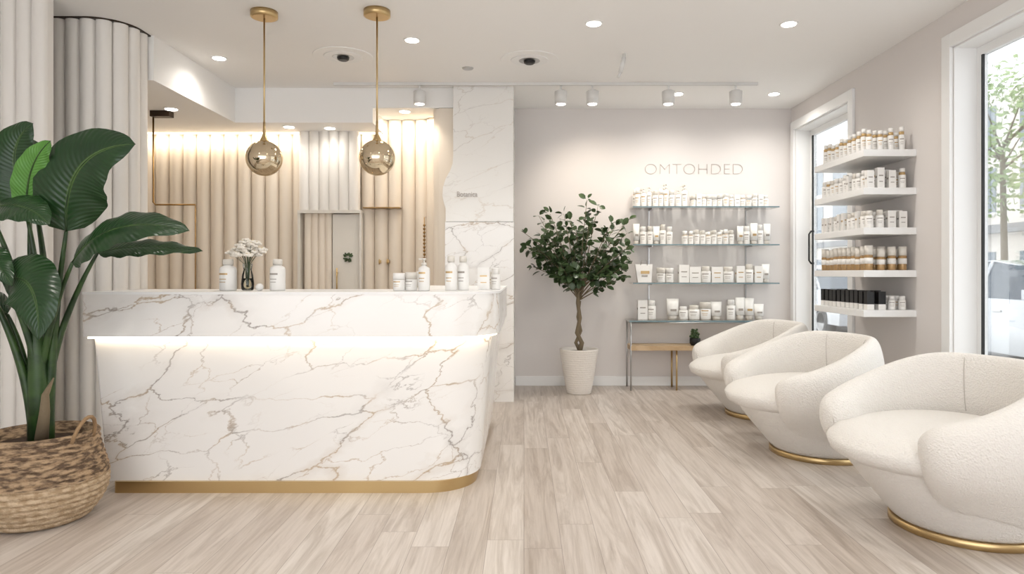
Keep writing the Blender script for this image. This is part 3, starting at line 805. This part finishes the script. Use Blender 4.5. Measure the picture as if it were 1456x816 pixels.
def L(px, py, pz): return (px-bx, py-by, pz)
leaves = [
 ((-2.20, 3.28, 1.40), (-2.19, 3.22, 1.80), (-1.81, 3.18, 1.80), .18, (.25, -1, .25), M_leaf),
 ((-2.13, 3.22, 1.25), (-1.92, 3.12, 1.49), (-1.51, 3.08, 1.39), .125, (0, -.75, .7), M_leaf),
 ((-2.10, 3.36, 1.30), (-1.95, 3.44, 1.36), (-1.62, 3.44, 1.31), .075, (0, -.6, .8), M_leaf),
 ((-2.39, 3.28, 1.48), (-2.36, 3.22, 1.72), (-2.22, 3.2, 1.82), .075, (.4, -1, .1), M_leafl),
 ((-2.42, 3.34, 1.50), (-2.55, 3.3, 1.80), (-2.36, 3.28, 1.92), .13, (.3, -1, .3), M_leaf),
 ((-2.44, 3.20, 1.16), (-2.20, 3.10, 1.24), (-2.17, 3.05, .90), .135, (.1, -1, .25), M_leaf),
 ((-2.56, 3.26, 1.50), (-2.32, 3.15, 1.56), (-2.17, 3.12, 1.42), .10, (0, -.7, .7), M_leaf),
 ((-2.60, 3.22, 1.24), (-2.48, 3.15, 1.34), (-2.34, 3.12, 1.14), .08, (0, -.8, .6), M_leaf),
 ((-2.52, 3.5, 1.60), (-2.66, 3.56, 1.9), (-2.9, 3.6, 1.85), .15, (-.2, -.8, .6), M_leaf),
 ((-2.5, 3.3, 1.0), (-2.62, 3.2, 1.15), (-2.86, 3.15, 1.02), .12, (-.1, -.6, .8), M_leaf),
]
for i, (p0, p1, p2, hw, nr, mm) in enumerate(leaves):
    p0, p1, p2 = L(*p0), L(*p1), L(*p2)
    bigleaf(p0, p1, p2, hw, nr, mm)
    a = i*2.4; root = Vector((.028*math.cos(a)+.005, .028*math.sin(a), .36))
    mid = Vector((root.x*.9+p0[0]*.08+.025*math.cos(a), p0[1]*.2, max(.80, p0[2]-.42)))
    pp = bez(root, mid, p0, 16)
    b.tube(pp, [.027-.019*k/16 for k in range(17)], M_stem, 8)
b.tube([(.0, 0, .36), (.01, -.02, .6), (.005, -.03, .85), (-.0, -.03, 1.0)], [.055, .050, .038, .014], M_stem, 12)
b.tube([(.04, -.05, .40), (.07, -.07, .54), (.08, -.08, .62), (.12, -.08, .70)], [.03, .022, .016, .003], M_bark, 8)
b.obj('potted_banana_plant', (bx, by, 0))

# ------------------------------------------------------------------ ficus tree in pot
b = MB()
M_pot = mat('white_ribbed_pot', lin(228, 222, 214), .7, bump=(45, .5, .012))
prof = []
for j in range(81):
    t = j/80; prof.append((.115+.075*t**.8+.003*abs(math.sin(t*pi*20)), t*.44))
prof += [(.19, .445), (.175, .44), (.17, .40)]
b.lathe(prof, M_pot, n=48); b.lathe([(.172, .40), (.172, .41)], M_soil, n=24)
b.tube([(0, 0, .4), (.03, .01, .5), (-.02, .0, .6), (.01, 0, .75), (-.012, 0, .9), (0, 0, 1.06)], [.028, .024, .022, .020, .020, .016], M_bark, 10)
b.tube([(.02, .02, .4), (-.03, .02, .5), (.02, .02, .62), (-.01, .02, .76), (.01, 0, .92)], [.020, .018, .016, .015, .013], M_bark, 8)
TX, TY = .55, 6.82
def smallleaf(p, d, n, s):
    d = d.normalized(); S = d.cross(n).normalized(); U = S.cross(d)
    if p.x+d.x*s < -.60: return
    G = []
    for i, (t, w) in enumerate(((0, .06), (.25, .8), (.55, 1), (.82, .7), (1, .08))):
        c = p+d*s*t-U*s*.15*t*t
        G.append([c-S*s*.38*w+U*s*.08*w, c, c+S*s*.38*w+U*s*.08*w])
    b.grid(G, M_ficus)
cen = Vector((0.02, 0, 1.40))
for k in range(46):
    a = R.uniform(0, 2*pi); el = math.asin(R.uniform(-.70, .92))
    rr = R.uniform(.38, .60)
    tip = cen+Vector((math.cos(a)*math.cos(el)*rr*1.05, math.sin(a)*math.cos(el)*rr*.60, math.sin(el)*rr*.9))
    if k == 0: tip = Vector((-.58, -.05, 1.62))
    if k == 1: tip = Vector((.48, -.05, 1.72))
    if k == 2: tip = Vector((.08, -.0, 1.93))
    tip.x = max(tip.x, -.58); tip.x = min(tip.x, .48)
    st_ = Vector((R.uniform(-.02, .02), 0, R.uniform(.92, 1.1)))
    mid = (st_+tip)/2+Vector((0, 0, R.uniform(.0, .1)))
    pts = bez(st_, mid, tip, 10)
    b.tube(pts, [.007-.005*i/10 for i in range(11)], M_bark, 5)
    for i in range(3, 11):
        for q in range(3):
            dr = Vector((R.gauss(0, 1), R.gauss(0, 1), R.gauss(.1, .8))).normalized()+(pts[i]-pts[i-1]).normalized()*.5
            nn = Vector((R.gauss(0, .5), R.gauss(-.5, .5), 1)).normalized()
            smallleaf(pts[i]+dr*.015, dr, nn, R.uniform(.055, .09))
b.obj('potted_ficus_tree', (TX, TY, 0))

# ------------------------------------------------------------------ outside street
M_pave = mat('pavement', lin(205, 203, 200), .9, bump=(20, .2, .01)); M_road = mat('asphalt', lin(150, 150, 152), .9, bump=(60, .3, .01))
b = MB(); b.box(3.07, 5.6, -10, 40, -.15, -.02, M_pave); b.obj('sidewalk')
b = MB(); b.box(5.6, 13, -10, 40, -.2, -.10, M_road); b.obj('road')
b = MB(); b.box(13, 17.5, -10, 40, -.15, -.02, M_pave); b.obj('far_sidewalk')
M_fac = mat('render_facade', lin(232, 227, 220), .8); M_fw = mat('facade_window', lin(140, 150, 158), .2); M_awn = mat('awning_canvas', lin(150, 152, 154), .8)
b = MB(); b.box(18, 22, -6, 44, -.15, 8, M_fac)
for y in range(-4, 43, 3):
    for z in (.3, 3.5, 5.9): b.box(17.95, 18, y, y+1.7, z, z+1.7, M_fw); b.box(17.9, 18, y-.1, y+1.8, z-.1, z, M_white)
b.box(17.52, 18, -6, 44, 2.7, 3.0, M_awn)
b.obj('building_across_street')
def streettree(x, y, hc, rad, n=2600):
    b = MB(); b.tube([(0, 0, 0), (.03, 0, 1.5), (0, .05, hc-.4)], [.12, .1, .07], M_bark, 10)
    for k in range(10):
        a = k*.63; b.tube([(0, .05, hc-.9+k*.08), (math.cos(a)*rad*.6, math.sin(a)*rad*.6, hc+.2+.1*k)], [.04, .012], M_bark, 6)
    for k in range(n):
        v = Vector((R.gauss(0, 1), R.gauss(0, 1), R.gauss(0, 1))).normalized()*rad*R.uniform(.3, 1)**.6
        p = v+Vector((0, 0, hc)); s = R.uniform(.14, .26); d = Vector((R.gauss(0, 1), R.gauss(0, 1), R.gauss(0, 1))).normalized(); e = d.orthogonal().normalized()
        q = len(b.v); b.v += [tuple(p), tuple(p+d*s*.5+e*s*.35), tuple(p+d*s), tuple(p+d*s*.5-e*s*.35)]; b.face([q, q+1, q+2, q+3], M_tree)
    b.obj('street_tree', (x, y, -.017))
streettree(14.2, 20.2, 5.2, 2.4); streettree(14.2, 13.5, 5.0, 2.2)
M_carp = mat('car_paint', lin(206, 210, 214), .2, .3, coat=.8); M_tyre = mat('tyre_rubber', lin(54, 54, 55), .8); M_cgl = mat('car_glass', lin(90, 100, 110), .08)
M_tail = mat('tail_light', lin(170, 30, 24), .3)
def car(x, y):
    b = MB()
    lower = [(-2.15, .28), (-2.2, .62), (-2.05, .86), (-1.2, .96), (-.9, .97), (1.5, .98), (2.1, .92), (2.2, .6), (2.15, .28)]
    cab = [(-1.15, .95), (-.45, 1.38), (.2, 1.46), (1.0, 1.42), (1.75, .97)]
    def yzprism(pr, x0, x1, m, inset=0):
        q = len(b.v); n = len(pr)
        for xx in (x0, x1): b.v.extend([(xx, p[0], p[1]) for p in pr])
        if inset:
            for i, p in enumerate(pr):
                f = (p[1]-.95)/.5*inset
                b.v[q+i] = (x0+f, p[0], p[1]); b.v[q+n+i] = (x1-f, p[0], p[1])
        for i in range(n):
            k = (i+1) % n; b.face([q+i, q+k, q+n+k, q+n+i], m)
        b.face([q+i for i in range(n)][::-1], m); b.face([q+n+i for i in range(n)], m)
    yzprism(lower, -.88, .88, M_carp); yzprism(cab, -.80, .80, M_cgl, .18)
    yzprism([(-.5, 1.37), (.2, 1.47), (1.02, 1.43), (.98, 1.41), (.2, 1.45), (-.45, 1.36)], -.64, .64, M_carp)
    for s_ in (-1, 1):
        for y0, z0, y1, z1 in ((-1.12, .96, -.45, 1.37), (.28, .96, .22, 1.45), (1.72, .96, 1.0, 1.42)):
            b.tube([(s_*.80, y0, z0), (s_*.63, y1, z1)], .028, M_carp, 6)
        for yy in (-1.35, 1.35):
            q = len(b.v); n = 24
            for xx, rr in ((s_*.70, .32), (s_*.89, .32), (s_*.90, .30), (s_*.90, .2), (s_*.88, .19), (s_*.88, .01)):
                for i in range(n): b.v.append((xx, yy+rr*math.cos(2*pi*i/n), .32+rr*math.sin(2*pi*i/n)))
            for j in range(5):
                for i in range(n):
                    k = (i+1) % n; b.face([q+j*n+i, q+j*n+k, q+(j+1)*n+k, q+(j+1)*n+i], M_tyre if j < 3 else M_chrome)
        b.box(s_*.89-.01, s_*.89+.01, -.3, -.15, .80, .83, M_chrome)
        b.box(min(s_*.86, s_*1.0), max(s_*.86, s_*1.0), -.95, -.8, .98, 1.1, M_carp)
        b.box(min(s_*.55, s_*.8), max(s_*.55, s_*.8), -2.16, -2.1, .66, .78, M_prod); b.box(min(s_*.55, s_*.8), max(s_*.55, s_*.8), 2.12, 2.18, .68, .82, M_tail)
    b.obj('parked_car', (x, y, -.10), bevel=.03)
car(6.9, 8.9); car(6.9, 15.2)

# ------------------------------------------------------------------ world + camera
w = bpy.data.worlds.new('World'); scene.world = w; w.use_nodes = True
bg = w.node_tree.nodes['Background']; bg.inputs[0].default_value = (.95, .97, 1, 1); bg.inputs[1].default_value = 3.5
cam = bpy.data.cameras.new('camera'); co = bpy.data.objects.new('camera', cam); scene.collection.objects.link(co); scene.camera = co
co.location = (0, 0, 1.2); co.rotation_euler = (pi/2, 0, 0)
cam.sensor_width = 36; cam.lens = 970/1456*36; cam.shift_x = -17/1456; cam.shift_y = -20/1456; cam.clip_start = .05
scene.view_settings.view_transform = 'Standard'; scene.view_settings.look = 'None'; scene.view_settings.exposure = 0
